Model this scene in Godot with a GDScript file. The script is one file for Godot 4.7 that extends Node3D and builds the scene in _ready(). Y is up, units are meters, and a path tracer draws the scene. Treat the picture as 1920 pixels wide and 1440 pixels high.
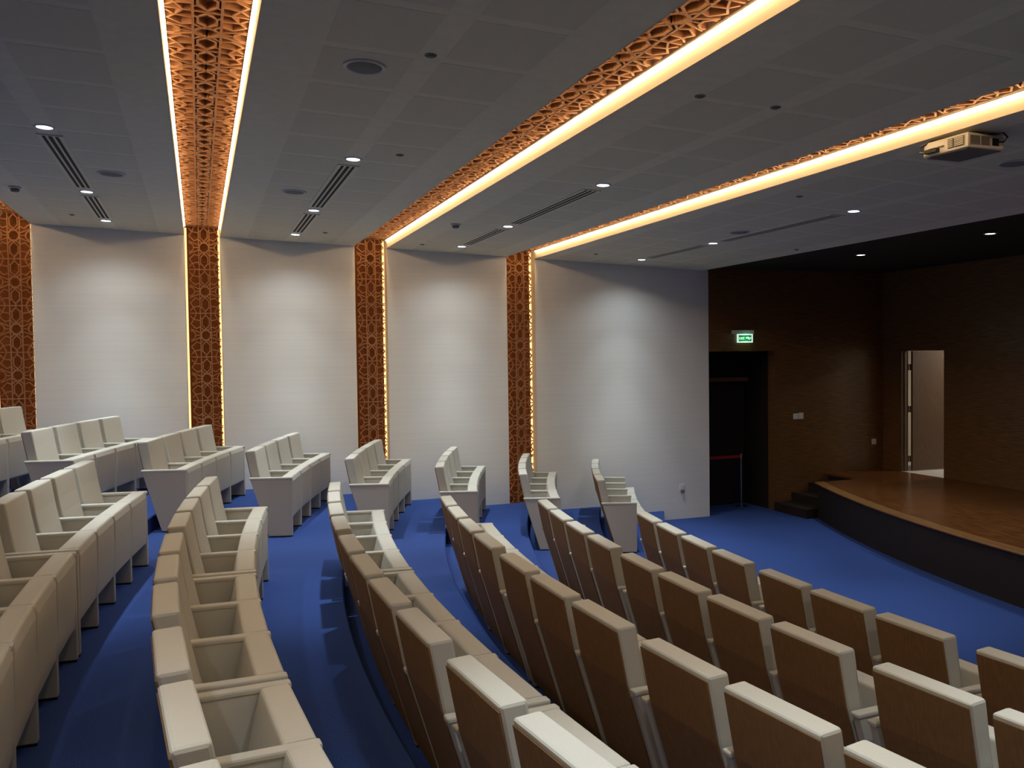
extends Node3D
# Lecture hall: curved rows of cream folding seats on blue carpeted tiers, white side wall with lit
# lattice niches, lattice coffers in a sloping ceiling, dark wooden stage end.

# ---------------------------------------------------------------- measures (metres)
const CY := 2.742                 # eye height above the front floor
const WZ := -12.54                # face of the side wall
const NZ := 3.19                  # opposite side wall
const XB := -6.6                  # back of the hall
const XE := 7.98                  # end of the white wall and of the pale ceiling
const ACX := 20.4915              # common centre of the curved rows
const ACZ := -4.6768
const R0 := 16.578                # radius of the front row (rear top edge of the backs)
const PR := 1.0344                # row pitch
const H0 := 1.1117                # height of the front row's backs
const TR := 0.15785               # rise per row
const SP := 0.605                 # seat pitch
const JG := 0.107                 # extra gap where two benches of seats meet
const BACK_H := 0.955
const STAGE_Y := 0.60
const STAGE_X := 11.75
const COFFERS := [-2.21, 0.09, 2.385, 4.71]
const CH := 0.235                 # half width of a coffer / niche
const BAYS := [-3.33, -1.03, 1.25, 3.545, 6.41]
const LIGHT_Z := [-11.8, -9.85, -7.25, -2.1, 0.5, 2.45]

var M := {}
var taken := {}

func _ready():
	var cam := Camera3D.new()
	cam.name = "camera"
	var yaw := 0.34741
	var pitch := -0.031615
	var roll := -0.013994
	var fwd := Vector3(sin(yaw) * cos(pitch), sin(pitch), -cos(yaw) * cos(pitch))
	var rgt := Vector3(cos(yaw), 0, sin(yaw))
	var upv := rgt.cross(fwd)
	var r2 := rgt * cos(roll) + upv * sin(roll)
	var u2 := upv * cos(roll) - rgt * sin(roll)
	cam.transform = Transform3D(Basis(r2, u2, -fwd), Vector3(0, CY, 0))
	cam.fov = 47.8715
	cam.near = 0.05
	cam.far = 100.0
	cam.current = true
	add_child(cam)
	var we := WorldEnvironment.new()
	we.name = "environment"
	var env := Environment.new()
	env.background_mode = Environment.BG_COLOR
	env.background_color = Color(0, 0, 0)
	env.tonemap_mode = Environment.TONE_MAPPER_LINEAR
	env.tonemap_exposure = 1.0
	env.sdfgi_enabled = true
	env.ssao_enabled = true
	env.ssil_enabled = true
	we.environment = env
	add_child(we)

	make_materials()
	build_floor()
	build_walls()
	build_ceiling()
	build_stage_end()
	build_lattices()
	build_downlights()
	build_seats()
	build_ceiling_devices()
	build_projector()
	build_small_things()

# ---------------------------------------------------------------- naming helpers
func numbered(called: String) -> String:
	if not taken.has(called):
		taken[called] = 0
		return called
	taken[called] += 1
	return "%s_%03d" % [called, taken[called]]

func tag(o: Node3D, label: String, category: String, group := "") -> Node3D:
	o.set_meta("label", label)
	o.set_meta("category", category)
	if group != "":
		o.set_meta("group", group)
	return o

func thing(called: String, at := Vector3.ZERO) -> Node3D:
	var o := Node3D.new()
	o.name = numbered(called)
	o.position = at
	add_child(o)
	return o

func obj(called: String, mesh: Mesh, mat: Material, parent: Node = null, at := Vector3.ZERO) -> MeshInstance3D:
	var o := MeshInstance3D.new()
	o.mesh = mesh
	o.material_override = mat
	o.position = at
	if parent == null:
		o.name = numbered(called)
		add_child(o)
	else:
		o.name = called
		parent.add_child(o, true)
	return o

func structure(called: String) -> Node3D:
	var o := thing(called)
	o.set_meta("kind", "structure")
	return o

# ---------------------------------------------------------------- mesh helpers
func begin() -> SurfaceTool:
	var st := SurfaceTool.new()
	st.begin(Mesh.PRIMITIVE_TRIANGLES)
	return st

func tri(st: SurfaceTool, a: Vector3, b: Vector3, c: Vector3, hint: Vector3):
	var n := (c - a).cross(b - a)
	if n.length_squared() < 1e-16:
		return
	n = n.normalized()
	if n.dot(hint) < 0.0:
		var t := b
		b = c
		c = t
		n = -n
	for p in [a, b, c]:
		st.set_normal(n)
		st.add_vertex(p)

func quad(st: SurfaceTool, a: Vector3, b: Vector3, c: Vector3, d: Vector3, hint: Vector3):
	tri(st, a, b, c, hint)
	tri(st, a, c, d, hint)

func add_hexa(st: SurfaceTool, p: Array):
	# p: eight corners, bottom ring 0..3, top ring 4..7
	var c := Vector3.ZERO
	for q in p:
		c += q / 8.0
	for f in [[0, 1, 2, 3], [4, 5, 6, 7], [0, 1, 5, 4], [1, 2, 6, 5], [2, 3, 7, 6], [3, 0, 4, 7]]:
		var m: Vector3 = (p[f[0]] + p[f[1]] + p[f[2]] + p[f[3]]) / 4.0
		quad(st, p[f[0]], p[f[1]], p[f[2]], p[f[3]], m - c)

func add_box(st: SurfaceTool, lo: Vector3, hi: Vector3):
	add_hexa(st, [Vector3(lo.x, lo.y, lo.z), Vector3(hi.x, lo.y, lo.z), Vector3(hi.x, lo.y, hi.z), Vector3(lo.x, lo.y, hi.z),
		Vector3(lo.x, hi.y, lo.z), Vector3(hi.x, hi.y, lo.z), Vector3(hi.x, hi.y, hi.z), Vector3(lo.x, hi.y, hi.z)])

func box(lo: Vector3, hi: Vector3) -> Mesh:
	var st := begin()
	add_box(st, lo, hi)
	return st.commit()

# box with chamfered edges, centred on the origin
func soft_box(size: Vector3, b: float) -> Mesh:
	var h := size / 2.0
	return extrude(rounded(PackedVector2Array([Vector2(-h.x, -h.y), Vector2(h.x, -h.y), Vector2(h.x, h.y), Vector2(-h.x, h.y)]), b, 2), -h.z, h.z, b)

func rounded(pts: PackedVector2Array, r: float, seg := 3) -> PackedVector2Array:
	var out := PackedVector2Array()
	var n := pts.size()
	for i in n:
		var p := pts[i]
		var a := (pts[(i + n - 1) % n] - p)
		var b := (pts[(i + 1) % n] - p)
		var da := a.normalized()
		var db := b.normalized()
		var cosang := clampf(da.dot(db), -0.999, 0.999)
		var half := acos(cosang) / 2.0
		var t := minf(r / tan(half), minf(a.length(), b.length()) * 0.45)
		if cosang < -0.95:
			out.append(p)
			continue
		var s := p + da * t
		var e := p + db * t
		for k in seg + 1:
			var f := float(k) / seg
			out.append(s.lerp(p, f).lerp(p.lerp(e, f), f))
	return out

func inset(poly: PackedVector2Array, d: float) -> PackedVector2Array:
	var out := PackedVector2Array()
	var n := poly.size()
	var area := 0.0
	for i in n:
		area += poly[i].cross(poly[(i + 1) % n])
	var sgn := 1.0 if area > 0.0 else -1.0
	for i in n:
		var e0 := (poly[i] - poly[(i + n - 1) % n]).normalized()
		var e1 := (poly[(i + 1) % n] - poly[i]).normalized()
		var n0 := Vector2(-e0.y, e0.x) * sgn
		var n1 := Vector2(-e1.y, e1.x) * sgn
		var m := (n0 + n1)
		m = m / maxf(m.length_squared() * 0.5, 0.3)
		out.append(poly[i] + m * d)
	return out

# extrudes an x-y outline along z with rounded end edges
func extrude(poly: PackedVector2Array, z0: float, z1: float, bev := 0.0) -> Mesh:
	var st := begin()
	add_extrude(st, poly, z0, z1, bev)
	return st.commit()

func add_extrude(st: SurfaceTool, poly: PackedVector2Array, z0: float, z1: float, bev := 0.0):
	var rings := []
	if bev > 0.0:
		var mid := inset(poly, bev * 0.293)
		var far := inset(poly, bev)
		rings = [[far, z0], [mid, z0 + bev * 0.293], [poly, z0 + bev], [poly, z1 - bev], [mid, z1 - bev * 0.293], [far, z1]]
	else:
		rings = [[poly, z0], [poly, z1]]
	var n := poly.size()
	var area := 0.0
	for i in n:
		area += poly[i].cross(poly[(i + 1) % n])
	var sgn := 1.0 if area > 0.0 else -1.0
	for k in rings.size() - 1:
		var a: PackedVector2Array = rings[k][0]
		var b: PackedVector2Array = rings[k + 1][0]
		var za: float = rings[k][1]
		var zb: float = rings[k + 1][1]
		for i in n:
			var j := (i + 1) % n
			var e := (poly[j] - poly[i]).normalized()
			var out := Vector2(e.y, -e.x) * sgn
			var hint := Vector3(out.x, out.y, 0.001 * (1 if k > 2 else -1))
			quad(st, Vector3(a[i].x, a[i].y, za), Vector3(a[j].x, a[j].y, za), Vector3(b[j].x, b[j].y, zb), Vector3(b[i].x, b[i].y, zb), hint)
	for cap in [[rings[0], -1.0], [rings[-1], 1.0]]:
		var pg: PackedVector2Array = cap[0][0]
		var z: float = cap[0][1]
		var idx := Geometry2D.triangulate_polygon(poly)
		for i in range(0, idx.size(), 3):
			tri(st, Vector3(pg[idx[i]].x, pg[idx[i]].y, z), Vector3(pg[idx[i + 1]].x, pg[idx[i + 1]].y, z), Vector3(pg[idx[i + 2]].x, pg[idx[i + 2]].y, z), Vector3(0, 0, cap[1]))

# lathe round the y axis: outline of (radius, y) pairs
func lathe(outline: Array, seg := 24) -> Mesh:
	var st := begin()
	for i in outline.size() - 1:
		var p: Vector2 = outline[i]
		var q: Vector2 = outline[i + 1]
		var side := Vector2(q.y - p.y, p.x - q.x)
		for k in seg:
			var a := TAU * k / seg
			var b := TAU * (k + 1) / seg
			var da := Vector3(cos(a), 0, sin(a))
			var db := Vector3(cos(b), 0, sin(b))
			var dm := (da + db).normalized()
			var hint := dm * side.x + Vector3(0, side.y, 0)
			quad(st, da * p.x + Vector3(0, p.y, 0), db * p.x + Vector3(0, p.y, 0), db * q.x + Vector3(0, q.y, 0), da * q.x + Vector3(0, q.y, 0), hint)
	return st.commit()

func tube(points: Array, r: float, seg := 8) -> Mesh:
	var st := begin()
	var prev := []
	for i in points.size():
		var p: Vector3 = points[i]
		var d: Vector3 = (points[mini(i + 1, points.size() - 1)] - points[maxi(i - 1, 0)]).normalized()
		var u := d.cross(Vector3(0.31, 0.92, 0.23)).normalized()
		var v := d.cross(u).normalized()
		var ring := []
		for k in seg:
			var a := TAU * k / seg
			ring.append(p + (u * cos(a) + v * sin(a)) * r)
		if i > 0:
			var c: Vector3 = (p + points[i - 1]) / 2.0
			for k in seg:
				var j := (k + 1) % seg
				quad(st, prev[k], prev[j], ring[j], ring[k], (prev[k] + ring[j]) / 2.0 - c)
		prev = ring
	return st.commit()

# ---------------------------------------------------------------- materials
func noise_image(w: int, h: int, fx: float, fy: float, lo: Color, hi: Color, seed_: int, gain := 1.0, octaves := 4) -> ImageTexture:
	var nz := FastNoiseLite.new()
	nz.seed = seed_
	nz.noise_type = FastNoiseLite.TYPE_SIMPLEX_SMOOTH
	nz.frequency = 1.0
	nz.fractal_octaves = octaves
	var img := Image.create(w, h, false, Image.FORMAT_RGB8)
	for y in h:
		for x in w:
			# blend across the borders so that the texture repeats without seams
			var u := float(x) / w
			var v := float(y) / h
			var a := nz.get_noise_2d(u * fx, v * fy)
			var b := nz.get_noise_2d((u - 1.0) * fx, v * fy)
			var c := nz.get_noise_2d(u * fx, (v - 1.0) * fy)
			var d := nz.get_noise_2d((u - 1.0) * fx, (v - 1.0) * fy)
			var t := lerpf(lerpf(a, b, u), lerpf(c, d, u), v)
			t = clampf(0.5 + t * gain, 0.0, 1.0)
			img.set_pixel(x, y, lo.lerp(hi, t))
	img.generate_mipmaps()
	return ImageTexture.create_from_image(img)

func mat(col: Color, rough := 0.8, tex: Texture2D = null, scale := 1.0, metal := 0.0, spec := 0.5) -> StandardMaterial3D:
	var m := StandardMaterial3D.new()
	m.albedo_color = col
	m.roughness = rough
	m.metallic = metal
	m.metallic_specular = spec
	if tex != null:
		m.albedo_texture = tex
		m.uv1_triplanar = true
		m.uv1_world_triplanar = true
		m.uv1_scale = Vector3.ONE * scale
	return m

func glow(col: Color, energy: float) -> StandardMaterial3D:
	var m := StandardMaterial3D.new()
	m.albedo_color = Color(0.9, 0.9, 0.9)
	m.emission_enabled = true
	m.emission = col
	m.emission_energy_multiplier = energy
	return m

func make_materials():
	# woven wall covering: fine horizontal threads
	var rng := RandomNumberGenerator.new()
	rng.seed = 7
	var wall_img := Image.create(256, 256, false, Image.FORMAT_RGB8)
	for y in 256:
		var base := 0.955 + 0.045 * rng.randf() - (0.06 if y % 16 == 0 else 0.0)
		for x in 256:
			var v := clampf(base + 0.015 * (rng.randf() - 0.5), 0.0, 1.0)
			wall_img.set_pixel(x, y, Color(v, v, v))
	M.wall = mat(Color(0.905, 0.91, 0.905), 0.9, ImageTexture.create_from_image(wall_img), 2.0)
	M.paint = mat(Color(0.80, 0.79, 0.77), 0.9, noise_image(128, 128, 12, 12, Color(0.97, 0.97, 0.97), Color(1, 1, 1), 3), 1.0)
	M.soffit = mat(Color(0.90, 0.878, 0.785), 0.92, noise_image(128, 128, 9, 9, Color(0.96, 0.96, 0.96), Color(1, 1, 1), 5), 0.8)
	# perforated acoustic panel: rows of pin holes
	var perf := Image.create(256, 256, false, Image.FORMAT_RGB8)
	perf.fill(Color(0.97, 0.97, 0.97))
	for y in range(0, 256, 16):
		for x in range(0, 256, 16):
			perf.fill_rect(Rect2i(x + 5, y + 5, 5, 5), Color(0.55, 0.55, 0.55))
	perf.generate_mipmaps()
	M.perforated = mat(Color(0.895, 0.873, 0.78), 0.92, ImageTexture.create_from_image(perf), 9.0)
	M.carpet = mat(Color(1, 1, 1), 0.97, noise_image(256, 256, 60, 60, Color(0.17, 0.247, 0.465), Color(0.25, 0.342, 0.588), 11, 1.1, 3), 1.6, 0.0, 0.2)
	M.fabric = mat(Color(0.75, 0.742, 0.708), 0.92, noise_image(128, 128, 50, 50, Color(0.94, 0.94, 0.94), Color(1, 1, 1), 13, 1.0, 2), 4.0, 0.0, 0.25)
	M.shell = mat(Color(0.54, 0.415, 0.28), 0.7, noise_image(256, 256, 40, 4, Color(0.86, 0.84, 0.80), Color(1, 1, 1), 17, 1.0, 4), 2.0, 0.0, 0.3)
	M.dark_foot = mat(Color(0.06, 0.06, 0.065), 0.5)
	M.lattice = mat(Color(0.72, 0.525, 0.37), 0.6, noise_image(256, 256, 5, 40, Color(0.82, 0.80, 0.78), Color(1, 1, 1), 19), 1.5, 0.0, 0.35)
	M.backing = mat(Color(0.54, 0.345, 0.205), 0.65, noise_image(256, 256, 5, 40, Color(0.80, 0.78, 0.76), Color(1, 1, 1), 23), 1.5, 0.0, 0.3)
	M.cove = mat(Color(0.86, 0.80, 0.70), 0.8)
	M.veneer = mat(Color(0.48, 0.35, 0.215), 0.34, noise_image(512, 512, 4, 90, Color(0.72, 0.70, 0.68), Color(1, 1, 1), 29, 1.3), 0.7, 0.0, 0.5)
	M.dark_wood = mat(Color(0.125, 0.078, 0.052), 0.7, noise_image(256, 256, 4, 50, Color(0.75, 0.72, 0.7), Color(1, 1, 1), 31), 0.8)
	M.stage_floor = mat(Color(0.52, 0.325, 0.175), 0.24, noise_image(512, 512, 40, 5, Color(0.66, 0.62, 0.58), Color(1, 1, 1), 37, 1.3), 0.55, 0.0, 0.5)
	M.border = mat(Color(0.60, 0.43, 0.25), 0.35, noise_image(256, 256, 4, 40, Color(0.8, 0.78, 0.74), Color(1, 1, 1), 43), 1.0)
	M.stage_ceiling = mat(Color(0.09, 0.075, 0.06), 0.7)
	M.slot = mat(Color(0.02, 0.02, 0.02), 0.8)
	M.white_metal = mat(Color(0.78, 0.78, 0.77), 0.5)
	M.grille = mat(Color(0.50, 0.50, 0.47), 0.85)
	M.plastic = mat(Color(0.82, 0.80, 0.75), 0.45)
	M.plastic_shade = mat(Color(0.42, 0.40, 0.37), 0.6)
	M.black = mat(Color(0.03, 0.03, 0.03), 0.5)
	M.chrome = mat(Color(0.75, 0.75, 0.76), 0.25, null, 1.0, 1.0)
	M.belt = mat(Color(0.62, 0.03, 0.06), 0.75)
	M.socket = mat(Color(0.88, 0.88, 0.86), 0.4)
	M.back_room = mat(Color(0.78, 0.74, 0.68), 0.85)
	M.tile = mat(Color(0.90, 0.90, 0.88), 0.4)
	M.leaf = mat(Color(0.40, 0.315, 0.25), 0.55, noise_image(256, 256, 30, 4, Color(0.85, 0.84, 0.82), Color(1, 1, 1), 41), 1.0)
	M.led = glow(Color(1.0, 0.86, 0.66), 24.0)
	M.led_dim = glow(Color(1.0, 0.80, 0.52), 1.6)
	M.lens = glow(Color(0.86, 0.91, 1.0), 9.0)
	M.sign_white = glow(Color(0.82, 1.0, 0.9), 0.75)
	M.sign_green = glow(Color(0.03, 0.42, 0.2), 0.6)
	M.sign_green.albedo_color = Color(0.05, 0.5, 0.26)
	M.tube_lamp = glow(Color(1.0, 0.96, 0.9), 3.0)

# ---------------------------------------------------------------- places
func ceil_y(x: float) -> float:
	return 4.451 - 0.0394 * x

func row_r(k: int) -> float:
	return R0 + PR * k

func floor_y(k: int) -> float:
	return H0 + TR * k - BACK_H

func arc_x(r: float, z: float) -> float:
	return ACX - sqrt(r * r - (z - ACZ) * (z - ACZ))

# ---------------------------------------------------------------- floor and tiers
func build_floor():
	var fl := structure("floor")
	obj("front_floor", box(Vector3(XB - 0.3, -0.25, WZ - 1.2), Vector3(12.2, 0.0, NZ + 0.3)), M.carpet, fl)
	var n := 40
	for k in 10:
		var st := begin()
		var rf: float = row_r(0) - 1.12 if k == 0 else row_r(k - 1) - 0.12
		var rb: float = row_r(k) - 0.02
		var y := floor_y(k)
		for i in n:
			var z0 := lerpf(WZ, NZ, float(i) / n)
			var z1 := lerpf(WZ, NZ, float(i + 1) / n)
			var f0 := arc_x(rf, z0)
			var f1 := arc_x(rf, z1)
			var b0 := arc_x(rb, z0) if k < 9 else XB
			var b1 := arc_x(rb, z1) if k < 9 else XB
			b0 = maxf(b0, XB)
			b1 = maxf(b1, XB)
			f0 = maxf(f0, XB)
			f1 = maxf(f1, XB)
			var r := 0.012   # worn rounded nosing
			quad(st, Vector3(b0, y, z0), Vector3(f0 - r, y, z0), Vector3(f1 - r, y, z1), Vector3(b1, y, z1), Vector3.UP)
			quad(st, Vector3(f0 - r, y, z0), Vector3(f0, y - r, z0), Vector3(f1, y - r, z1), Vector3(f1 - r, y, z1), Vector3(1, 1, 0))
			quad(st, Vector3(f0, y - r, z0), Vector3(f0, -0.01, z0), Vector3(f1, -0.01, z1), Vector3(f1, y - r, z1), Vector3.RIGHT)
			quad(st, Vector3(b0, y, z0), Vector3(b0, -0.01, z0), Vector3(b1, -0.01, z1), Vector3(b1, y, z1), Vector3.LEFT)
			quad(st, Vector3(b0, -0.01, z0), Vector3(f0, -0.01, z0), Vector3(f1, -0.01, z1), Vector3(b1, -0.01, z1), Vector3.DOWN)
		obj("tier", st.commit(), M.carpet, fl)

# ---------------------------------------------------------------- walls
func wall_spans() -> Array:
	var spans := []
	var x := XB
	for c in COFFERS:
		spans.append([x, c - CH])
		x = c + CH
	spans.append([x, XE + 0.08])
	return spans

func build_walls():
	var wl := structure("wall_left")
	for s in wall_spans():
		var a := Vector3(s[0], 0.0, WZ - 0.26)
		obj("wall_panel", box(a, Vector3(s[1], 4.75, WZ)), M.wall, wl)
	obj("wall_core", box(Vector3(XB, 0.0, WZ - 0.42), Vector3(XE + 0.08, 4.95, WZ - 0.26)), M.paint, wl)
	var wr := structure("wall_right")
	obj("wall_panel", box(Vector3(XB, 0.0, NZ), Vector3(12.2, 4.95, NZ + 0.3)), M.veneer, wr)
	var wb := structure("wall_back")
	obj("wall_panel", box(Vector3(XB - 0.3, 0.0, WZ - 0.42), Vector3(XB, 4.95, NZ + 0.3)), M.veneer, wb)

# ---------------------------------------------------------------- ceiling
func slab(x0: float, x1: float, z0: float, z1: float, h0: float, h1: float) -> Mesh:
	# follows the ceiling's slope; h0, h1 are heights over the soffit plane
	var st := begin()
	add_hexa(st, [Vector3(x0, ceil_y(x0) + h0, z0), Vector3(x1, ceil_y(x1) + h0, z0), Vector3(x1, ceil_y(x1) + h0, z1), Vector3(x0, ceil_y(x0) + h0, z1),
		Vector3(x0, ceil_y(x0) + h1, z0), Vector3(x1, ceil_y(x1) + h1, z0), Vector3(x1, ceil_y(x1) + h1, z1), Vector3(x0, ceil_y(x0) + h1, z1)])
	return st.commit()

func build_ceiling():
	var ce := structure("ceiling")
	var spans := wall_spans()
	for i in spans.size():
		var x0: float = spans[i][0]
		var x1: float = spans[i][1] if i < 4 else XE
		obj("soffit", slab(x0, x1, WZ, NZ, 0.0, 0.30), M.soffit, ce)
		# cream reveals of the coffers
		if i > 0:
			obj("reveal", slab(x0 - 0.004, x0 + 0.004, WZ, NZ, -0.002, 0.26), M.cove, ce)
		if i < 4:
			obj("reveal", slab(x1 - 0.004, x1 + 0.004, WZ, NZ, -0.002, 0.26), M.cove, ce)
	obj("ceiling_deck", slab(XB, XE, WZ - 0.3, NZ, 0.30, 0.42), M.paint, ce)
	# perforated acoustic panels on both sides of each row of lights
	for b in BAYS.size():
		var cx: float = BAYS[b]
		var cols := [[-0.575, -0.075], [0.075, 0.575]]
		if b == 4:
			cols = [[-1.22, -0.66], [-0.60, -0.075], [0.075, 0.60], [0.66, 1.22]]
		for r in 17:
			var zc := -12.13 + 0.645 * r
			for c in cols:
				obj("perforated_panel", slab(cx + c[0], cx + c[1], zc - 0.285, zc + 0.285, -0.0012, 0.004), M.perforated, ce)

# ---------------------------------------------------------------- stage end
func stage_front_x(z: float) -> float:
	return 7.99 + (z - ACZ) * (z - ACZ) / (2.0 * 15.8)

func build_stage_end():
	# dark wooden side wall with a doorway niche
	var ws := structure("wall_stage_side")
	var nx0 := XE + 0.08
	var nx1 := 9.39
	var ny := 2.78
	obj("veneer_panel", box(Vector3(nx1, 0, WZ - 0.2), Vector3(STAGE_X + 0.2, 4.7, WZ)), M.veneer, ws)
	obj("veneer_panel", box(Vector3(nx0, ny, WZ - 0.2), Vector3(nx1, 4.7, WZ)), M.veneer, ws)
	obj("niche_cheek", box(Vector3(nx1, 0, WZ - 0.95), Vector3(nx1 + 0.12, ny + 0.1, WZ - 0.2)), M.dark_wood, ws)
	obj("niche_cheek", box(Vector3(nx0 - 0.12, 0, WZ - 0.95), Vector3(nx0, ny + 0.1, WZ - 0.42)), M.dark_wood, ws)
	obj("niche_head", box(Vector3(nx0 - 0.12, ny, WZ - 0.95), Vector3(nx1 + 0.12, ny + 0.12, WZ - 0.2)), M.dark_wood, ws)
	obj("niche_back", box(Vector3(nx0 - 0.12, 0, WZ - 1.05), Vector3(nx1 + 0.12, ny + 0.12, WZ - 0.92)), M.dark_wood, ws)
	obj("transom_ledge", box(Vector3(nx0, 2.24, WZ - 0.92), Vector3(nx1, 2.31, WZ - 0.78)), M.veneer, ws)
	var d1 := structure("door_1")
	obj("door_leaf", box(Vector3(nx0 + 0.16, 0.01, WZ - 0.92), Vector3(9.16, 2.20, WZ - 0.88)), M.dark_wood, d1)
	for y in [[0.2, 0.85], [1.2, 1.82]]:
		obj("door_panel", box(Vector3(nx0 + 0.30, y[0], WZ - 0.885), Vector3(9.02, y[1], WZ - 0.868)), M.dark_wood, d1)
	obj("door_handle", tube([Vector3(8.50, 1.02, WZ - 0.875), Vector3(8.50, 1.02, WZ - 0.82), Vector3(8.62, 1.02, WZ - 0.815)], 0.011), M.chrome, d1)
	# back wall of the stage with the open door
	var wk := structure("wall_stage_back")
	var dz0 := -12.15
	var dz1 := -11.17
	var dy := 2.745
	obj("veneer_panel", box(Vector3(STAGE_X, 0, WZ - 0.2), Vector3(STAGE_X + 0.16, 4.7, dz0)), M.veneer, wk)
	obj("veneer_panel", box(Vector3(STAGE_X, 0, dz1), Vector3(STAGE_X + 0.16, 4.7, NZ)), M.veneer, wk)
	obj("veneer_panel", box(Vector3(STAGE_X, dy, dz0), Vector3(STAGE_X + 0.16, 4.7, dz1)), M.veneer, wk)
	var d2 := structure("door_2")
	obj("door_jamb", box(Vector3(STAGE_X + 0.005, STAGE_Y, dz0), Vector3(STAGE_X + 0.155, dy, dz0 + 0.045)), M.leaf, d2)
	obj("door_stop", box(Vector3(STAGE_X + 0.06, STAGE_Y, dz0 + 0.045), Vector3(STAGE_X + 0.10, dy, dz0 + 0.07)), M.leaf, d2)
	# leaf swung into the back room; a slit of light shows at the hinges
	var leaf := Node3D.new()
	leaf.name = "door_leaf"
	leaf.position = Vector3(STAGE_X + 0.20, STAGE_Y, dz0 + 0.085)
	leaf.rotation.y = deg_to_rad(-2.0)
	d2.add_child(leaf)
	obj("leaf_board", box(Vector3(0.0, 0.012, -0.022), Vector3(0.90, dy - STAGE_Y - 0.006, 0.022)), M.leaf, leaf)
	for y in [0.16, 1.05, 1.80]:
		obj("hinge", box(Vector3(-0.045, y, -0.055), Vector3(0.01, y + 0.11, -0.022)), M.chrome, leaf)
	# back room
	var br := structure("wall_back_room")
	var x1 := STAGE_X + 2.4
	obj("room_floor", box(Vector3(STAGE_X, 0.3, -13.3), Vector3(x1, STAGE_Y - 0.002, -10.2)), M.tile, br)
	obj("room_wall", box(Vector3(x1, 0.3, -13.4), Vector3(x1 + 0.1, 3.3, -10.1)), M.back_room, br)
	obj("room_wall", box(Vector3(STAGE_X + 0.16, 0.3, -13.4), Vector3(x1, 3.3, -13.3)), M.back_room, br)
	obj("room_wall", box(Vector3(STAGE_X + 0.16, 0.3, -10.2), Vector3(x1, 3.3, -10.1)), M.back_room, br)
	obj("room_ceiling", box(Vector3(STAGE_X + 0.16, 3.2, -13.4), Vector3(x1, 3.3, -10.1)), M.back_room, br)
	var lp := thing("ceiling_lamp", Vector3(STAGE_X + 1.5, 3.16, -11.3))
	tag(lp, "lit ceiling lamp in the back room behind the open stage door", "lamp")
	obj("diffuser", box(Vector3(-0.15, -0.02, -0.15), Vector3(0.15, 0.03, 0.15)), M.tube_lamp, lp)
	var al := AreaLight3D.new()
	al.area_size = Vector2(0.3, 0.3)
	al.light_color = Color(1.0, 0.95, 0.88)
	al.light_energy = 2.3
	al.rotation.x = -PI / 2
	al.position = Vector3(0, -0.03, 0)
	al.shadow_enabled = true
	lp.add_child(al)
	# dark ceiling over the stage
	var cs := structure("ceiling_stage")
	obj("stage_soffit", box(Vector3(XE, 4.17, WZ), Vector3(STAGE_X + 0.1, 4.5, NZ)), M.stage_ceiling, cs)
	obj("edge_fascia", box(Vector3(XE - 0.002, ceil_y(XE) - 0.001, WZ), Vector3(XE + 0.02, 4.18, NZ)), M.stage_ceiling, cs)
	# the stage
	var sg := thing("stage")
	tag(sg, "low curved wooden stage with brown boards in front of the dark wall", "stage")
	var zs := -11.68
	var poly := PackedVector2Array()
	var n := 36
	for i in n + 1:
		var z := lerpf(zs, 2.4, float(i) / n)
		poly.append(Vector2(stage_front_x(z), z))
	poly.append(Vector2(STAGE_X - 0.002, 2.4))
	poly.append(Vector2(STAGE_X - 0.002, WZ + 0.002))
	poly.append(Vector2(10.45, WZ + 0.002))
	poly.append(Vector2(10.45, zs))
	obj("fascia", plan_prism(inset(poly, 0.03), 0.0, STAGE_Y - 0.035), M.dark_wood, sg)
	obj("stage_boards", plan_prism(poly, STAGE_Y - 0.035, STAGE_Y), M.stage_floor, sg)
	# lighter border board along the curved edge
	var edge := PackedVector2Array()
	for i in n + 1:
		var z := lerpf(zs, 2.4, float(i) / n)
		edge.append(Vector2(stage_front_x(z) + 0.002, z))
	for i in n + 1:
		var z := lerpf(2.4, zs, float(i) / n)
		edge.append(Vector2(stage_front_x(z) + 0.15, z))
	obj("border_board", plan_prism(edge, STAGE_Y - 0.002, STAGE_Y + 0.003), M.border, sg)
	# nosing strip along the curved edge
	var pts := []
	for i in n + 1:
		var z := lerpf(zs, 2.4, float(i) / n)
		pts.append(Vector3(stage_front_x(z) - 0.004, STAGE_Y - 0.014, z))
	obj("nosing", tube(pts, 0.016, 8), M.border, sg)
	var stp := thing("stage_steps")
	tag(stp, "dark wooden steps at the left end of the stage beside the wall", "steps")
	for i in 3:
		var a := 9.36 + 0.36 * i
		obj("step", box(Vector3(a, 0.0, WZ + 0.005), Vector3(10.445, 0.15 * (i + 1), zs - 0.005) if i < 2 else Vector3(10.445, 0.15 * 3, zs - 0.005)), M.dark_wood, stp)

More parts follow.
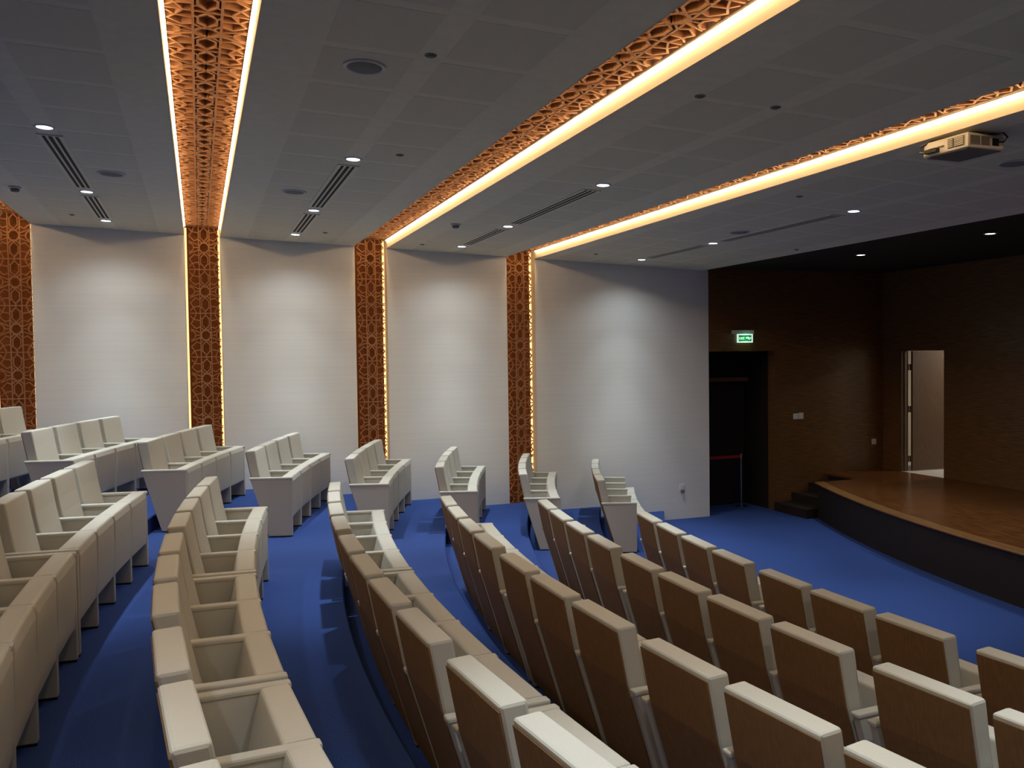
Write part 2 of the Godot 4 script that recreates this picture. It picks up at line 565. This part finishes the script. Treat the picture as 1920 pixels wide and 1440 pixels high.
func plan_prism(poly: PackedVector2Array, y0: float, y1: float) -> Mesh:
	var st := begin()
	var n := poly.size()
	var area := 0.0
	for i in n:
		area += poly[i].cross(poly[(i + 1) % n])
	var sgn := 1.0 if area > 0.0 else -1.0
	for i in n:
		var p := poly[i]
		var q := poly[(i + 1) % n]
		var e := (q - p).normalized()
		quad(st, Vector3(p.x, y0, p.y), Vector3(q.x, y0, q.y), Vector3(q.x, y1, q.y), Vector3(p.x, y1, p.y), Vector3(e.y, 0, -e.x) * sgn)
	var idx := Geometry2D.triangulate_polygon(poly)
	for i in range(0, idx.size(), 3):
		for h in [[y0, -1.0], [y1, 1.0]]:
			tri(st, Vector3(poly[idx[i]].x, h[0], poly[idx[i]].y), Vector3(poly[idx[i + 1]].x, h[0], poly[idx[i + 1]].y), Vector3(poly[idx[i + 2]].x, h[0], poly[idx[i + 2]].y), Vector3(0, h[1], 0))
	return st.commit()

# ---------------------------------------------------------------- lattices
# one repeat of the fretwork, 0.6 m long (v), in the plane u-v; w is the thickness direction
func lattice_mesh(depth: float, half := false) -> Mesh:
	var st := begin()
	var segs := []
	var P := 0.6
	var quarter := [
		# centre octagon
		[Vector2(0.026, 0.062), Vector2(0.062, 0.026)], [Vector2(0.0, 0.062), Vector2(0.026, 0.062)], [Vector2(0.062, 0.0), Vector2(0.062, 0.026)],
		# straps leaving the octagon
		[Vector2(0.026, 0.062), Vector2(0.074, 0.115)], [Vector2(0.062, 0.026), Vector2(0.205, 0.085)], [Vector2(0.0, 0.085), Vector2(0.074, 0.03)],
		# upright hexagon
		[Vector2(0.0, 0.085), Vector2(0.05, 0.135)], [Vector2(0.05, 0.135), Vector2(0.05, 0.22)], [Vector2(0.05, 0.22), Vector2(0.0, 0.275)], [Vector2(0.0, 0.275), Vector2(0.0, 0.30)],
		# petal
		[Vector2(0.074, 0.115), Vector2(0.135, 0.092)], [Vector2(0.135, 0.092), Vector2(0.205, 0.158)], [Vector2(0.205, 0.158), Vector2(0.165, 0.215)], [Vector2(0.165, 0.215), Vector2(0.074, 0.20)],
		# small kite beside the cross bar
		[Vector2(0.165, 0.215), Vector2(0.205, 0.262)], [Vector2(0.165, 0.215), Vector2(0.125, 0.30)], [Vector2(0.074, 0.235), Vector2(0.05, 0.22)],
		# side octagon, cut by the edge
		[Vector2(0.148, 0.0), Vector2(0.148, 0.024)], [Vector2(0.148, 0.024), Vector2(0.180, 0.058)], [Vector2(0.180, 0.058), Vector2(0.208, 0.060)], [Vector2(0.062, 0.0), Vector2(0.148, 0.0)],
	]
	for q in quarter:
		for su in [-1.0, 1.0]:
			segs.append([Vector2(q[0].x * su, q[0].y), Vector2(q[1].x * su, q[1].y)])
			if not half:
				segs.append([Vector2(q[0].x * su, P - q[0].y), Vector2(q[1].x * su, P - q[1].y)])
	segs.append([Vector2(-0.208, 0.30), Vector2(0.208, 0.30)])
	for s in segs:
		bar(st, s[0], s[1], 0.013, depth)
	for su in [-1.0, 1.0]:
		bar(st, Vector2(0.074 * su, 0.0), Vector2(0.074 * su, P / 2 if half else P), 0.014, depth)
	return st.commit()

func bar(st: SurfaceTool, a: Vector2, b: Vector2, w: float, d: float):
	var e := (b - a)
	if e.length() < 1e-4:
		return
	e = e.normalized()
	var nrm := Vector2(-e.y, e.x) * (w / 2.0)
	a -= e * (w * 0.35)
	b += e * (w * 0.35)
	var c := [a - nrm, b - nrm, b + nrm, a + nrm]
	var p := []
	for w_ in [0.0, d]:
		for q in c:
			p.append(Vector3(q.x, q.y, w_))
	add_hexa(st, p)

func led_strip(called: String, label: String, group: String, length: float, xf: Transform3D, m: Material, col: Color, energy: float, wide := 0.007):
	# bar along local y, shining along local -z
	var t := thing(called)
	t.transform = xf
	tag(t, label, "light strip", group)
	obj("light_channel", box(Vector3(-wide - 0.002, -length / 2, 0.004), Vector3(wide + 0.002, length / 2, 0.012)), M.white_metal, t)
	obj("light_diffuser", box(Vector3(-wide, -length / 2, -0.004), Vector3(wide, length / 2, 0.004)), m, t)
	var al := AreaLight3D.new()
	al.name = "strip_light"
	al.area_size = Vector2(wide * 2.0, length)
	al.light_color = col
	al.light_energy = energy
	al.position = Vector3(0, 0, -0.006)
	al.shadow_enabled = true
	t.add_child(al)

func build_lattices():
	var names := ["leftmost", "second", "third", "rightmost"]
	var col_mesh := lattice_mesh(0.024)
	var cof_mesh := lattice_mesh(0.045)
	var col_half := lattice_mesh(0.024, true)
	var cof_half := lattice_mesh(0.045, true)
	for i in 4:
		var cx: float = COFFERS[i]
		# ---- upright screen in the wall niche
		var k := 0
		var base := 0.0
		for j in 10:
			if arc_x(row_r(j - 1) - 0.12 if j > 0 else row_r(0) - 1.12, WZ) > cx - CH:
				base = floor_y(j)
		var top := ceil_y(cx) + 0.13
		var t := thing("lattice_screen", Vector3(cx, 0, 0))
		tag(t, "backlit carved wooden lattice screen in the %s of the wall niches" % names[i], "lattice screen", "upright lattice screens")
		obj("backing_board", box(Vector3(-CH, 0.02, WZ - 0.256), Vector3(CH, 4.72, WZ - 0.225)), M.backing, t)
		for s in [-1.0, 1.0]:
			obj("niche_lining", box(Vector3(s * CH - 0.003, 0.02, WZ - 0.255), Vector3(s * CH + 0.003, 4.72, WZ - 0.001)), M.cove, t)
		var y := ceil_y(cx) - 0.75
		var n := 0
		while y > base - 0.6:
			obj("lattice_panel", col_mesh, M.lattice, t, Vector3(0.02, y, WZ - 0.135)).scale.x = 0.93
			y -= 0.6
			n += 1
		# the last half repeat runs up into the coffer
		obj("lattice_panel", col_half, M.lattice, t, Vector3(0.02, ceil_y(cx) - 0.15, WZ - 0.135)).scale.x = 0.93
		for s in [-1.0, 1.0]:
			var h := top - base
			var dir := Vector3(-s * 0.8, 0, 0.6).normalized()
			var bz := -dir
			var by := Vector3.UP
			var xf := Transform3D(Basis(by.cross(bz), by, bz), Vector3(cx + s * 0.214, base + h / 2, WZ - 0.165))
			led_strip("niche_light_strip", "warm light strip behind the %s edge of the %s lattice niche" % ["left" if s < 0 else "right", names[i]], "niche light strips", h - 0.02, xf, M.led_dim, Color(1.0, 0.76, 0.50), 0.06, 0.016)
		# ---- lattice in the ceiling coffer
		var c := thing("coffer_lattice", Vector3(cx, 0, 0))
		tag(c, "carved wooden lattice in the ceiling coffer above the %s wall niche" % names[i], "lattice", "coffer lattices")
		obj("backing_board", slab_at(cx, -CH, CH, WZ, NZ, 0.255, 0.29), M.backing, c)
		var tilt := atan(0.0394)
		var ux := Vector3(cos(tilt), -sin(tilt), 0)
		var vz := Vector3(0, 0, 1)
		var up := vz.cross(ux).normalized()
		var z := WZ + 0.15
		var o := obj("lattice_panel", cof_half, M.lattice, c)
		o.transform = Transform3D(Basis(-ux, -vz, up), Vector3(0, ceil_y(cx) + 0.13, z))
		while z < NZ - 0.6:
			o = obj("lattice_panel", cof_mesh, M.lattice, c)
			# local u -> along the slope, v -> z, thickness -> up
			o.transform = Transform3D(Basis(-ux, vz, up), Vector3(0, ceil_y(cx) + 0.13, z))
			z += 0.6
		for s in [-1.0, 1.0]:
			var len := NZ - WZ - 0.1
			var dir := Vector3(-s * 0.55, -0.83, 0).normalized()
			var bz := -dir
			var by := Vector3(0, 0, 1)
			var xf := Transform3D(Basis(by.cross(bz), by, bz), Vector3(cx + s * 0.220, ceil_y(cx + s * 0.22) + 0.103, (NZ + WZ) / 2))
			led_strip("cove_light_strip", "warm light strip along the %s edge of the %s ceiling coffer" % ["left" if s < 0 else "right", names[i]], "cove light strips", len, xf, M.led, Color(1.0, 0.84, 0.635), 1.25)

func slab_at(cx: float, x0: float, x1: float, z0: float, z1: float, h0: float, h1: float) -> Mesh:
	var st := begin()
	var p := []
	for h in [h0, h1]:
		for q in [[x0, z0], [x1, z0], [x1, z1], [x0, z1]]:
			p.append(Vector3(q[0], ceil_y(cx + q[0]) + h, q[1]))
	add_hexa(st, p)
	return st.commit()

# ---------------------------------------------------------------- downlights and slot diffusers
func downlight(at: Vector3, label: String, group: String, energy: float, angle: float, tilt: float, small := 1.0):
	var t := thing("downlight", at)
	tag(t, label, "downlight", group)
	var ring := obj("trim_ring", lathe([Vector2(0.056, 0.004), Vector2(0.056, -0.006), Vector2(0.071, -0.007), Vector2(0.076, -0.003), Vector2(0.076, 0.004)], 24), M.white_metal, t)
	ring.rotation.z = -tilt
	var lens := obj("lens", lathe([Vector2(0.0, -0.004), Vector2(0.03, -0.005), Vector2(0.056, -0.003), Vector2(0.056, 0.003)], 20), M.lens, t)
	lens.rotation.z = -tilt
	# a reflector lamp: a tight beam with a soft shoulder and a weak wide spill, all from the lens
	for beam in [[energy * 0.63, angle], [energy * 0.26, angle * 1.52], [energy * 0.11, 70.0]]:
		var sp := SpotLight3D.new()
		sp.name = "spot_light"
		sp.light_color = Color(0.935, 0.985, 1.0)
		sp.light_energy = beam[0]
		sp.spot_angle = beam[1]
		sp.spot_angle_attenuation = 1.0
		sp.spot_range = 20.0
		sp.spot_attenuation = 2.0
		sp.light_size = 0.045
		sp.shadow_enabled = true
		sp.rotation.x = -PI / 2
		sp.position = Vector3(0, -0.03, 0)
		t.add_child(sp, true)

func build_downlights():
	var bay_names := ["behind the leftmost coffer", "between the first and second coffers", "between the second and third coffers", "between the third and fourth coffers", "beyond the last coffer"]
	var place := ["nearest the wall", "second from the wall", "third from the wall", "fourth from the wall", "fifth from the wall", "sixth from the wall"]
	for b in BAYS.size():
		for j in LIGHT_Z.size():
			var x: float = BAYS[b]
			if j > 3 or (b == 0 and j > 2):
				continue
			downlight(Vector3(x, ceil_y(x), LIGHT_Z[j]), "small white ceiling downlight %s, %s" % [bay_names[b], place[j]], "downlights in the pale ceiling", 8.8, 25.0, atan(0.0394))
		if b > 0:
			for s in [[-9.6, -7.5, "long", "farther from"], [-11.55, -10.1, "short", "next to"]]:
				slot_diffuser(BAYS[b], s[0], s[1], "%s three-slot air diffuser %s, %s the wall" % [s[2], bay_names[b], s[3]])
	downlight(Vector3(9.22, 4.17, -10.28), "bright downlight in the dark stage ceiling nearer the doorway", "downlights over the stage", 4.4, 27.0, 0.0)
	downlight(Vector3(9.17, 4.17, -8.02), "bright downlight in the dark stage ceiling nearer the right edge", "downlights over the stage", 4.4, 27.0, 0.0)
	downlight(Vector3(9.15, 4.17, -5.76), "downlight in the dark stage ceiling, third from the wall", "downlights over the stage", 4.4, 27.0, 0.0)
	downlight(Vector3(9.15, 4.17, -3.5), "downlight in the dark stage ceiling, fourth from the wall", "downlights over the stage", 4.4, 27.0, 0.0)

func slot_diffuser(cx: float, z0: float, z1: float, label: String):
	var t := thing("slot_diffuser", Vector3(cx, ceil_y(cx), (z0 + z1) / 2))
	tag(t, label, "air vent", "slot diffusers")
	var h := (z1 - z0) / 2
	var tilt := atan(0.0394)
	var fr := Node3D.new()
	var st := begin()
	for x in [-0.0755, -0.0245, 0.0245, 0.0755]:
		var w := 0.016 if absf(x) > 0.05 else 0.009
		add_box(st, Vector3(x - w, -0.009, -h), Vector3(x + w, 0.004, h))
	add_box(st, Vector3(-0.0915, -0.009, -h - 0.02), Vector3(0.0915, 0.004, -h))
	add_box(st, Vector3(-0.0915, -0.009, h), Vector3(0.0915, 0.004, h + 0.02))
	var f := obj("frame", st.commit(), M.soffit, t)
	f.rotation.z = -tilt
	for x in [-0.0475, 0.0, 0.0475]:
		var s := obj("slot", box(Vector3(x - 0.016, -0.0082, -h), Vector3(x + 0.016, -0.003, h)), M.slot, t)
		s.rotation.z = -tilt

# ---------------------------------------------------------------- seats
var seat_mesh := {}

func make_seat_meshes():
	var back := PackedVector2Array([Vector2(0.0, 0.953), Vector2(0.108, 0.957), Vector2(0.118, 0.90), Vector2(0.133, 0.80), Vector2(0.153, 0.69), Vector2(0.182, 0.56), Vector2(0.225, 0.40), Vector2(0.25, 0.27), Vector2(0.262, 0.07), Vector2(0.238, 0.07), Vector2(0.056, 0.665)])
	seat_mesh.back = extrude(rounded(back, 0.016, 3), -0.2555, 0.2555, 0.014)
	var shell := PackedVector2Array([Vector2(-0.0005, 0.930), Vector2(0.012, 0.928), Vector2(0.068, 0.66), Vector2(0.248, 0.06), Vector2(0.2345, 0.06), Vector2(0.0525, 0.66)])
	seat_mesh.shell = extrude(shell, -0.249, 0.249, 0.003)
	var cushion := PackedVector2Array([Vector2(0.392, 0.661), Vector2(0.505, 0.664), Vector2(0.518, 0.61), Vector2(0.506, 0.205), Vector2(0.46, 0.19), Vector2(0.30, 0.26)])
	seat_mesh.cushion = extrude(rounded(cushion, 0.02, 3), -0.2745, 0.2745, 0.012)
	var down := PackedVector2Array([Vector2(0.24, 0.475), Vector2(0.65, 0.51), Vector2(0.668, 0.46), Vector2(0.64, 0.40), Vector2(0.30, 0.33), Vector2(0.235, 0.35)])
	seat_mesh.down = extrude(rounded(down, 0.02, 3), -0.2745, 0.2745, 0.012)
	var side := PackedVector2Array([Vector2(0.062, 0.645), Vector2(0.510, 0.645), Vector2(0.510, 0.012), Vector2(0.252, 0.012)])
	seat_mesh.side = extrude(rounded(side, 0.008, 2), -0.023, 0.023, 0.005)
	var arm := PackedVector2Array([Vector2(0.05, 0.661), Vector2(0.516, 0.661), Vector2(0.516, 0.632), Vector2(0.056, 0.632)])
	seat_mesh.arm = extrude(rounded(arm, 0.011, 3), -0.027, 0.027, 0.009)
	seat_mesh.foot = box(Vector3(0.256, 0.0, -0.022), Vector3(0.507, 0.013, 0.022))

func seat_at(k: int, s: float, far_side: bool, down: bool, label: String, group: String):
	var r := row_r(k)
	var th := s / r
	var t := thing("auditorium_seat", Vector3(ACX - r * cos(th), floor_y(k), ACZ - r * sin(th)))
	t.rotation.y = -th
	tag(t, label, "seat", group)
	var b := obj("backrest", seat_mesh.back, M.fabric, t)
	obj("back_shell", seat_mesh.shell, M.shell, b)
	obj("seat_cushion", seat_mesh.down if down else seat_mesh.cushion, M.fabric, t)
	var sides := [0.3025]
	if far_side:
		sides.append(-0.3025)
	for z in sides:
		var p := obj("side_panel", seat_mesh.side, M.fabric, t, Vector3(0, 0, z))
		obj("armrest", seat_mesh.arm, M.fabric, p)
		obj("foot", seat_mesh.foot, M.dark_foot, p)

func in_view(p: Vector3) -> bool:
	# whether the photograph (with a generous margin for a step aside) could show a seat here
	var cam: Camera3D = get_node("camera")
	var q := cam.transform.affine_inverse() * p
	if q.z > -0.8:
		return false
	var u := 960.0 + 1622.0 * q.x / -q.z
	var v := 720.0 - 1622.0 * q.y / -q.z
	return u > -330.0 and u < 2250.0 and v < 1950.0

func build_seats():
	make_seat_meshes()
	var ordinal := ["front", "second", "third", "fourth", "fifth", "sixth", "seventh", "eighth"]
	var count := ["first", "second", "third", "fourth", "fifth", "sixth", "seventh", "eighth", "ninth", "tenth", "eleventh", "twelfth"]
	var start := [3.0603, 3.3340, 3.0344, 3.3150, 2.9926, 3.318]
	for k in 6:
		var s: float = start[k]
		var joints := [3, 6] if k % 2 == 0 else [3, 7]
		var n := 11 if k % 2 == 0 else 12
		for i in n:
			var first: bool = i == 0 or (i - 1) in joints
			var th := s / row_r(k)
			var p := Vector3(ACX - row_r(k) * cos(th), floor_y(k) + 0.6, ACZ - row_r(k) * sin(th))
			if in_view(p):
				seat_at(k, s, first, false, "cream folding seat, %s row of the centre block, %s from the left aisle" % [ordinal[k], count[i]], "seats of the centre block")
			s -= SP + (JG if i in joints else 0.0)
	var edge := [5.6781, 5.5540, 5.5133, 5.4957, 5.3495, 5.2550, 5.2199, 5.19]
	var who := ["beside the aisle", "second from the aisle", "second from the wall", "beside the wall"]
	for k in 8:
		for i in 4:
			var s: float = edge[k] + 0.2557 + SP * i
			seat_at(k, s, i == 3, k == 0, "cream folding seat, %s row of the wall block, %s" % [ordinal[k], who[i]], "seats of the block by the wall")

# ---------------------------------------------------------------- ceiling devices
func build_ceiling_devices():
	var sp := [[0.935, -4.98, "near the second coffer, closest to the camera"], [0.935, -8.87, "between second coffer and the slot diffuser"], [-0.71, -8.79, "left of the second coffer"], [6.18, -8.93, "beside the last bay's slot diffuser"], [6.08, -5.1, "at the right edge beyond the projector"]]
	for s in sp:
		var t := thing("ceiling_speaker", Vector3(s[0], ceil_y(s[0]), s[1]))
		t.rotation.z = -atan(0.0394)
		tag(t, "round grey ceiling loudspeaker " + s[2], "speaker", "ceiling loudspeakers")
		obj("rim", lathe([Vector2(0.100, -0.010), Vector2(0.112, -0.013), Vector2(0.122, -0.008), Vector2(0.123, 0.003)], 32), M.white_metal, t)
		obj("grille", lathe([Vector2(0.0, -0.020), Vector2(0.05, -0.018), Vector2(0.09, -0.012), Vector2(0.101, -0.008)], 32), M.grille, t)
	var det := [[-1.69, -9.92, "left of the first slot diffuser"], [2.93, -9.99, "between the third coffer and its slot diffuser"]]
	for s in det:
		var t := thing("smoke_detector", Vector3(s[0], ceil_y(s[0]), s[1]))
		tag(t, "small domed smoke detector on the ceiling " + s[2], "smoke detector", "smoke detectors")
		obj("base", lathe([Vector2(0.058, 0.004), Vector2(0.058, -0.014), Vector2(0.050, -0.020), Vector2(0.03, -0.021)], 20), M.white_metal, t)
		obj("dome", lathe([Vector2(0.040, -0.019), Vector2(0.042, -0.040), Vector2(0.030, -0.050), Vector2(0.0, -0.052)], 20), M.plastic_shade, t)
	var spr := [[1.24, -4.66, "near the camera between the second and third coffers"], [1.575, -6.94, "right of a downlight beyond the second coffer"], [2.954, -4.67, "just right of the third coffer, near the camera"], [3.51, -4.67, "in mid bay right of the third coffer"], [5.44, -6.88, "right of the last coffer"], [-1.37, -11.5, "near the wall in the leftmost bay"], [1.59, -11.44, "near the wall between the second and third coffers"], [2.992, -11.87, "near the wall right of the third coffer"], [5.53, -11.57, "near the wall right of the last coffer"], [7.70, -9.8, "at the dark front edge of the ceiling"]]
	for s in spr:
		var t := thing("ceiling_sprinkler", Vector3(s[0], ceil_y(s[0]), s[1]))
		tag(t, "small flat sprinkler cover in the ceiling " + s[2], "sprinkler", "sprinkler covers")
		obj("escutcheon", lathe([Vector2(0.034, 0.004), Vector2(0.034, -0.004), Vector2(0.026, -0.006), Vector2(0.020, -0.006)], 20), M.grille, t)
		obj("cap", lathe([Vector2(0.021, -0.004), Vector2(0.021, -0.010), Vector2(0.016, -0.012), Vector2(0.0, -0.012)], 20), M.plastic_shade, t)

func build_projector():
	var t := thing("projector", Vector3(5.115, 4.125, -4.70))
	t.rotation.y = deg_to_rad(2.0)
	tag(t, "cream video projector hanging from the ceiling under the last coffer", "projector")
	var body := PackedVector2Array([Vector2(-0.175, 0.0), Vector2(0.175, 0.0), Vector2(0.175, 0.095), Vector2(-0.165, 0.105)])
	obj("body", extrude(rounded(body, 0.012, 3), -0.185, 0.185, 0.01), M.plastic, t)
	obj("bottom_plate", box(Vector3(-0.16, -0.006, -0.17), Vector3(0.16, 0.002, 0.17)), M.plastic_shade, t)
	for z in [[0.03, 0.075], [0.085, 0.16]]:
		var g := obj("vent_panel", box(Vector3(-0.181, 0.02, z[0]), Vector3(-0.174, 0.085, z[1])), M.plastic_shade, t)
		for i in 5:
			obj("vent_slat", box(Vector3(-0.184, 0.026 + i * 0.012, z[0] + 0.004), Vector3(-0.180, 0.031 + i * 0.012, z[1] - 0.004)), M.plastic, g)
	for x in [[-0.15, -0.06], [-0.045, 0.03]]:
		obj("side_vent", box(Vector3(x[0], 0.022, 0.183), Vector3(x[1], 0.082, 0.189)), M.plastic_shade, t)
	obj("port_recess", box(Vector3(0.06, 0.025, 0.183), Vector3(0.12, 0.075, 0.188)), M.black, t)
	for z in [-0.13, -0.06]:
		obj("port_slot", box(Vector3(-0.182, 0.045, z), Vector3(-0.174, 0.053, z + 0.055)), M.plastic_shade, t)
	var lens := obj("lens", lathe([Vector2(0.0, 0.012), Vector2(0.035, 0.012), Vector2(0.038, 0.04), Vector2(0.045, 0.04), Vector2(0.045, 0.0)], 20), M.black, t, Vector3(0.172, 0.05, -0.05))
	lens.rotation.z = -PI / 2
	obj("mount", box(Vector3(-0.05, 0.09, -0.05), Vector3(0.05, 0.135, 0.05)), M.plastic_shade, t)
	obj("power_cable", tube([Vector3(-0.19, 0.03, -0.06), Vector3(-0.21, 0.02, -0.13), Vector3(-0.205, 0.035, -0.185), Vector3(-0.19, 0.08, -0.19), Vector3(-0.14, 0.112, -0.14), Vector3(-0.05, 0.115, -0.05)], 0.008), M.black, t)
	obj("cable_plug", box(Vector3(-0.215, 0.015, -0.14), Vector3(-0.178, 0.042, -0.04)), M.black, t)
	obj("signal_cable", tube([Vector3(0.09, 0.05, 0.19), Vector3(0.12, 0.045, 0.225), Vector3(0.15, 0.08, 0.23), Vector3(0.145, 0.118, 0.20), Vector3(0.10, 0.122, 0.12), Vector3(0.04, 0.112, 0.05)], 0.006), M.black, t)

# ---------------------------------------------------------------- sign, sockets, barrier
func text_mesh(words: String, size: float, depth: float) -> TextMesh:
	var tm := TextMesh.new()
	var f := SystemFont.new()
	f.font_names = PackedStringArray(["Droid Sans"])
	f.font_weight = 700
	tm.font = f
	tm.text = words
	tm.font_size = 64
	tm.pixel_size = size / 64.0
	tm.depth = depth
	return tm

func build_small_things():
	# exit sign over the doorway
	var e := thing("exit_sign", Vector3(8.71, 2.93, WZ + 0.02))
	tag(e, "lit green and white exit sign above the dark doorway", "exit sign")
	obj("housing", box(Vector3(-0.20, 0.142, -0.02), Vector3(0.20, 0.205, 0.055)), M.white_metal, e)
	obj("sign_plate", box(Vector3(-0.115, -0.005, 0.012), Vector3(0.20, 0.144, 0.022)), M.sign_white, e)
	obj("sign_field", box(Vector3(-0.085, 0.018, 0.0205), Vector3(0.17, 0.122, 0.0245)), M.sign_green, e)
	var tm := obj("sign_lettering", text_mesh("EXIT", 0.085, 0.003), M.sign_white, e, Vector3(-0.027, 0.067, 0.026))
	tm.scale = Vector3(0.62, 0.62, 1.0)
	# the Arabic word beside it, built from strokes
	var st := begin()
	var strokes := [[[0.060, 0.068], [0.075, 0.062], [0.085, 0.074], [0.072, 0.082], [0.062, 0.070]], [[0.085, 0.064], [0.105, 0.066], [0.118, 0.078], [0.100, 0.086], [0.094, 0.082]], [[0.118, 0.078], [0.105, 0.052], [0.125, 0.044]], [[0.125, 0.068], [0.140, 0.066], [0.146, 0.052], [0.130, 0.038]], [[0.150, 0.080], [0.162, 0.066], [0.145, 0.066]]]
	for s in strokes:
		for i in s.size() - 1:
			bar(st, Vector2(s[i][0], s[i][1]), Vector2(s[i + 1][0], s[i + 1][1]), 0.007, 0.003)
	obj("sign_lettering", st.commit(), M.sign_white, e, Vector3(-0.002, 0.006, 0.0245))
	var ol := OmniLight3D.new()
	ol.name = "sign_light"
	ol.light_color = Color(0.75, 1.0, 0.85)
	ol.light_energy = 0.012
	ol.light_size = 0.06
	ol.omni_range = 10.0
	ol.omni_attenuation = 2.0
	ol.shadow_enabled = true
	ol.position = Vector3(0.04, 0.06, 0.09)
	e.add_child(ol)
	# sockets
	var so := [[Vector3(9.815, 1.628, WZ), 0.098, "small white wall switch on the dark wood, left one of a pair"], [Vector3(9.925, 1.632, WZ), 0.108, "white wall switch on the dark wood, right one of a pair"], [Vector3(11.535, 1.105, WZ), 0.10, "white wall socket near the corner of the stage"]]
	for s in so:
		socket(s[0], s[1], s[2])
	var w := socket(Vector3(7.53, 0.53, WZ), 0.10, "white wall socket low on the pale wall near the doorway")
	obj("plug", box(Vector3(-0.022, -0.085, 0.004), Vector3(0.022, -0.05, 0.035)), M.plastic_shade, w)
	# barrier post with its red belt
	var post := thing("barrier_post", Vector3(9.10, 0.0, -13.13))
	tag(post, "slim silver barrier post with red belt in the dark doorway", "barrier")
	obj("base", lathe([Vector2(0.0, 0.02), Vector2(0.10, 0.018), Vector2(0.115, 0.008), Vector2(0.115, 0.0), Vector2(0.0, 0.0)], 24), M.chrome, post)
	obj("pole", lathe([Vector2(0.018, 0.01), Vector2(0.018, 0.86), Vector2(0.026, 0.865), Vector2(0.026, 0.955), Vector2(0.0, 0.962)], 16), M.chrome, post)
	obj("belt", box(Vector3(-1.03, 0.875, -0.002), Vector3(-0.024, 0.925, 0.002)), M.belt, post)
	obj("belt_clip", box(Vector3(-1.036, 0.865, -0.015), Vector3(-1.015, 0.935, 0.015)), M.black, post)

func socket(at: Vector3, size: float, label: String) -> Node3D:
	var t := thing("wall_socket", at)
	tag(t, label, "socket", "wall sockets and switches")
	var h := size / 2
	obj("face_plate", soft_box(Vector3(size, size, 0.02), 0.004), M.socket, t)
	obj("rocker", soft_box(Vector3(size * 0.5, size * 0.6, 0.006), 0.001), M.socket, t, Vector3(0, 0, 0.012))
	return t
